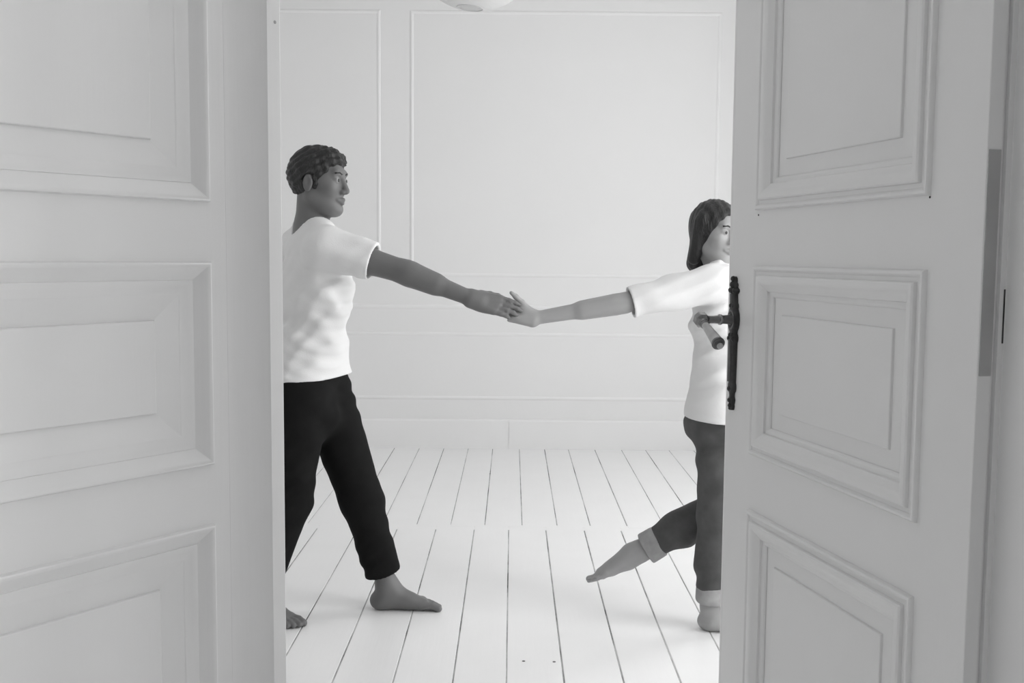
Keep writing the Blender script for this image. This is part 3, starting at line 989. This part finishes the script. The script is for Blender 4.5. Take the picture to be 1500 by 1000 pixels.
for hp, kn_, an, sh_ in ((hipR, knR, anR, (-0.016, 0, 0)), (hipL, knL, anL, (0.0, 0, 0.016))):
    V.cone(hp, kn_, 0.078, 0.050, 0.03)
    V.cone(kn_, an, 0.048, 0.032, 0.02)
    V.cone(lerp(kn_, an, 0.12) + np.array(sh_), lerp(kn_, an, 0.45) + np.array(sh_), 0.046, 0.044, 0.025)
foot(V, (0.716, 3.637, 0.0), (0.98, -0.18, 0), (0, 0, 1), 0.235, 1, anR, 0.033)
V.clip((0, 0, 0.0005), (0, 0, -1), (0.3, 3.38, -0.02), (1.1, 3.72, 0.05), 0.002)
foot(V, (0.440, 3.802, 0.262), (-0.74, 0, -0.67), (0.67, 0, -0.74), 0.225, 1, anL, 0.033)
uW = unit((-0.97, 0.0, 0.24))
hand(V, np.array(wrR), uW, (0, -0.87, 0.5), (0, 0.5, 0.87), 0.90, (2, 8, 14), (0.85, 0.40, 0.42), 0.024)
hand(V, wrL, (0.5, -0.2, -0.8), (-0.5, -0.6, 0), (0.6, -0.2, 0.5), 0.9)
headW.skin(V, nek, True)
wom = vol_obj(V, 'person', 'skin_w', None, BASEW, 2)
tag(wom, 'barefoot person in white blouse and rolled grey jeans, half hidden by right door leaf', 'person')
del V
headW.eyes(wom, BASEW)
headW.brows(wom, BASEW)

V = Vol((0.56, 3.52, 1.22), (0.92, 3.86, 1.58), 0.0035)
k = headW.k
V.ell(headW.p(-0.014, 0, 0.034), np.array((0.110, 0.087, 0.101)) * k, 0.01, headW.rot)
V.cone(headW.p(-0.070, 0.02, 0.02), headW.p(-0.075, -0.01, -0.125), 0.058 * k, 0.040 * k, 0.03)
for q in (-1, 1):
    V.cone(headW.p(-0.006, q * 0.070, 0.045), headW.p(-0.030, q * 0.070, -0.105), 0.034 * k, 0.025 * k, 0.02)
V.clip(headW.p(0.082, 0, 0.080), headW.f * 0.93 - headW.u * 0.36, headW.p(0.03, 0, 0.0) - 0.25, headW.p(0.03, 0, 0) + 0.25, 0.012)
V.ell(headW.p(0.075, 0, -0.035), np.array((0.075, 0.066, 0.112)) * k, 0.01, headW.rot, 'sub')
V.folds(1.0, [(210, 60, 20, 0.0022, 1), (60, 230, -30, 0.0022, 1), (-150, 190, 40, 0.0018, 1)], 8)
vol_obj(V, 'hair', 'hair', wom, BASEW, 1)

# loose white blouse with wide sleeves
V = Vol((0.30, 3.38, 0.72), (1.02, 4.02, 1.38), 0.0045)
V.cone((0.762, 3.665, 0.76), wai, 0.126, 0.106, 0.04, 1.38, HLAT)
V.cone((0.738, 3.665, 0.755), (0.757, 3.665, 0.90), 0.117, 0.098, 0.04, 1.40, HLAT)
for q in (-1, 1):
    V.ell(np.array(che) + np.array((0.072, 0, -0.01)) + q * 0.070 * unit(LAT), (0.052, 0.066, 0.072), 0.05)
V.cone(wai, che, 0.100, 0.114, 0.04, 1.3, LAT)
V.cone(che, uch, 0.114, 0.088, 0.04, 1.42, LAT)
for sh, el in ((shR, elR), (shL, elL)):
    V.cone(lerp(sh, uch, 0.1), nek, 0.058, 0.054, 0.03)
    V.cone(sh, lerp(sh, el, 0.98), 0.058, 0.047, 0.04)
    V.cone(lerp(sh, el, 0.1) + np.array((0, 0, -0.022)), lerp(sh, el, 0.98) + np.array((0, 0, -0.006)), 0.052, 0.045, 0.03)
V.folds(1.0, [(16, 8, 42, 0.0045, 1), (-24, 10, 76, 0.0040, 1), (46, 25, 44, 0.0034, 1), (-70, 30, 120, 0.0024, 1)], 21)
V.clip((0.75, 3.66, 0.775), (-0.06, 0, -1), k=0.004)
for sh, el in ((shR, elR), (shL, elL)):
    c = lerp(sh, el, 0.93)
    V.clip(c, np.array(el) - sh, c - 0.13, c + 0.13, 0.003)
    V.cone(lerp(sh, el, 0.84) + np.array((0, 0, -0.005)), lerp(sh, el, 1.02) + np.array((0, 0, -0.005)), 0.038, 0.050, 0.003, mode='sub')
V.cone(lerp(nek, headW.p(-0.028, 0, -0.055), -0.1), headW.p(-0.028, 0, -0.055), 0.056, 0.070, 0.006, mode='sub')
vol_obj(V, 'blouse', 'shirt_w', wom, BASEW, 2)

# jeans rolled up above the ankles
V = Vol((0.42, 3.46, 0.10), (1.0, 3.96, 0.86), 0.0045)
V.cone((0.755, 3.665, 0.78), (0.758, 3.665, 0.80), 0.106, 0.103, 0.02, 1.38, HLAT)
V.ell((0.728, 3.665, 0.745), (0.100, 0.135, 0.085), 0.03)
for hp, kn_, an in ((hipR, knR, anR), (hipL, knL, anL)):
    V.cone(hp, kn_, 0.090, 0.068, 0.03)
    V.cone(kn_, lerp(kn_, an, 0.5), 0.068, 0.068, 0.03)
    V.cone(lerp(kn_, an, 0.5), lerp(kn_, an, 0.86), 0.068, 0.054, 0.03)
V.folds(1.0, [(30, 10, 40, 0.0045, 1), (-26, 20, 70, 0.0036, 1), (50, -24, -44, 0.0024, 1)], 15)
for kn_, an in ((knR, anR), (knL, anL)):
    c = lerp(kn_, an, 0.80)
    V.clip(c, np.array(an) - kn_, c - 0.10, c + 0.10, 0.003)
vol_obj(V, 'jeans', 'jeans', wom, BASEW, 2)
for kn_, an in ((knR, anR), (knL, anL)):
    V = Vol(lerp(kn_, an, 0.86) - 0.13, lerp(kn_, an, 0.86) + 0.13, 0.004)
    V.cone(lerp(kn_, an, 0.70), lerp(kn_, an, 1.02), 0.057, 0.063, 0.01)
    V.folds(1.0, [(40, 30, 60, 0.003, 1), (-60, 50, 20, 0.002, 1)], 9)
    V.clip(lerp(kn_, an, 0.765), np.array(kn_) - an, k=0.006)
    V.clip(lerp(kn_, an, 0.945), np.array(an) - kn_, k=0.006)
    V.cone(lerp(kn_, an, 0.82), lerp(kn_, an, 1.05), 0.044, 0.050, 0.003, mode='sub')
    vol_obj(V, 'cuff', 'cuff', wom, BASEW, 1)
del V
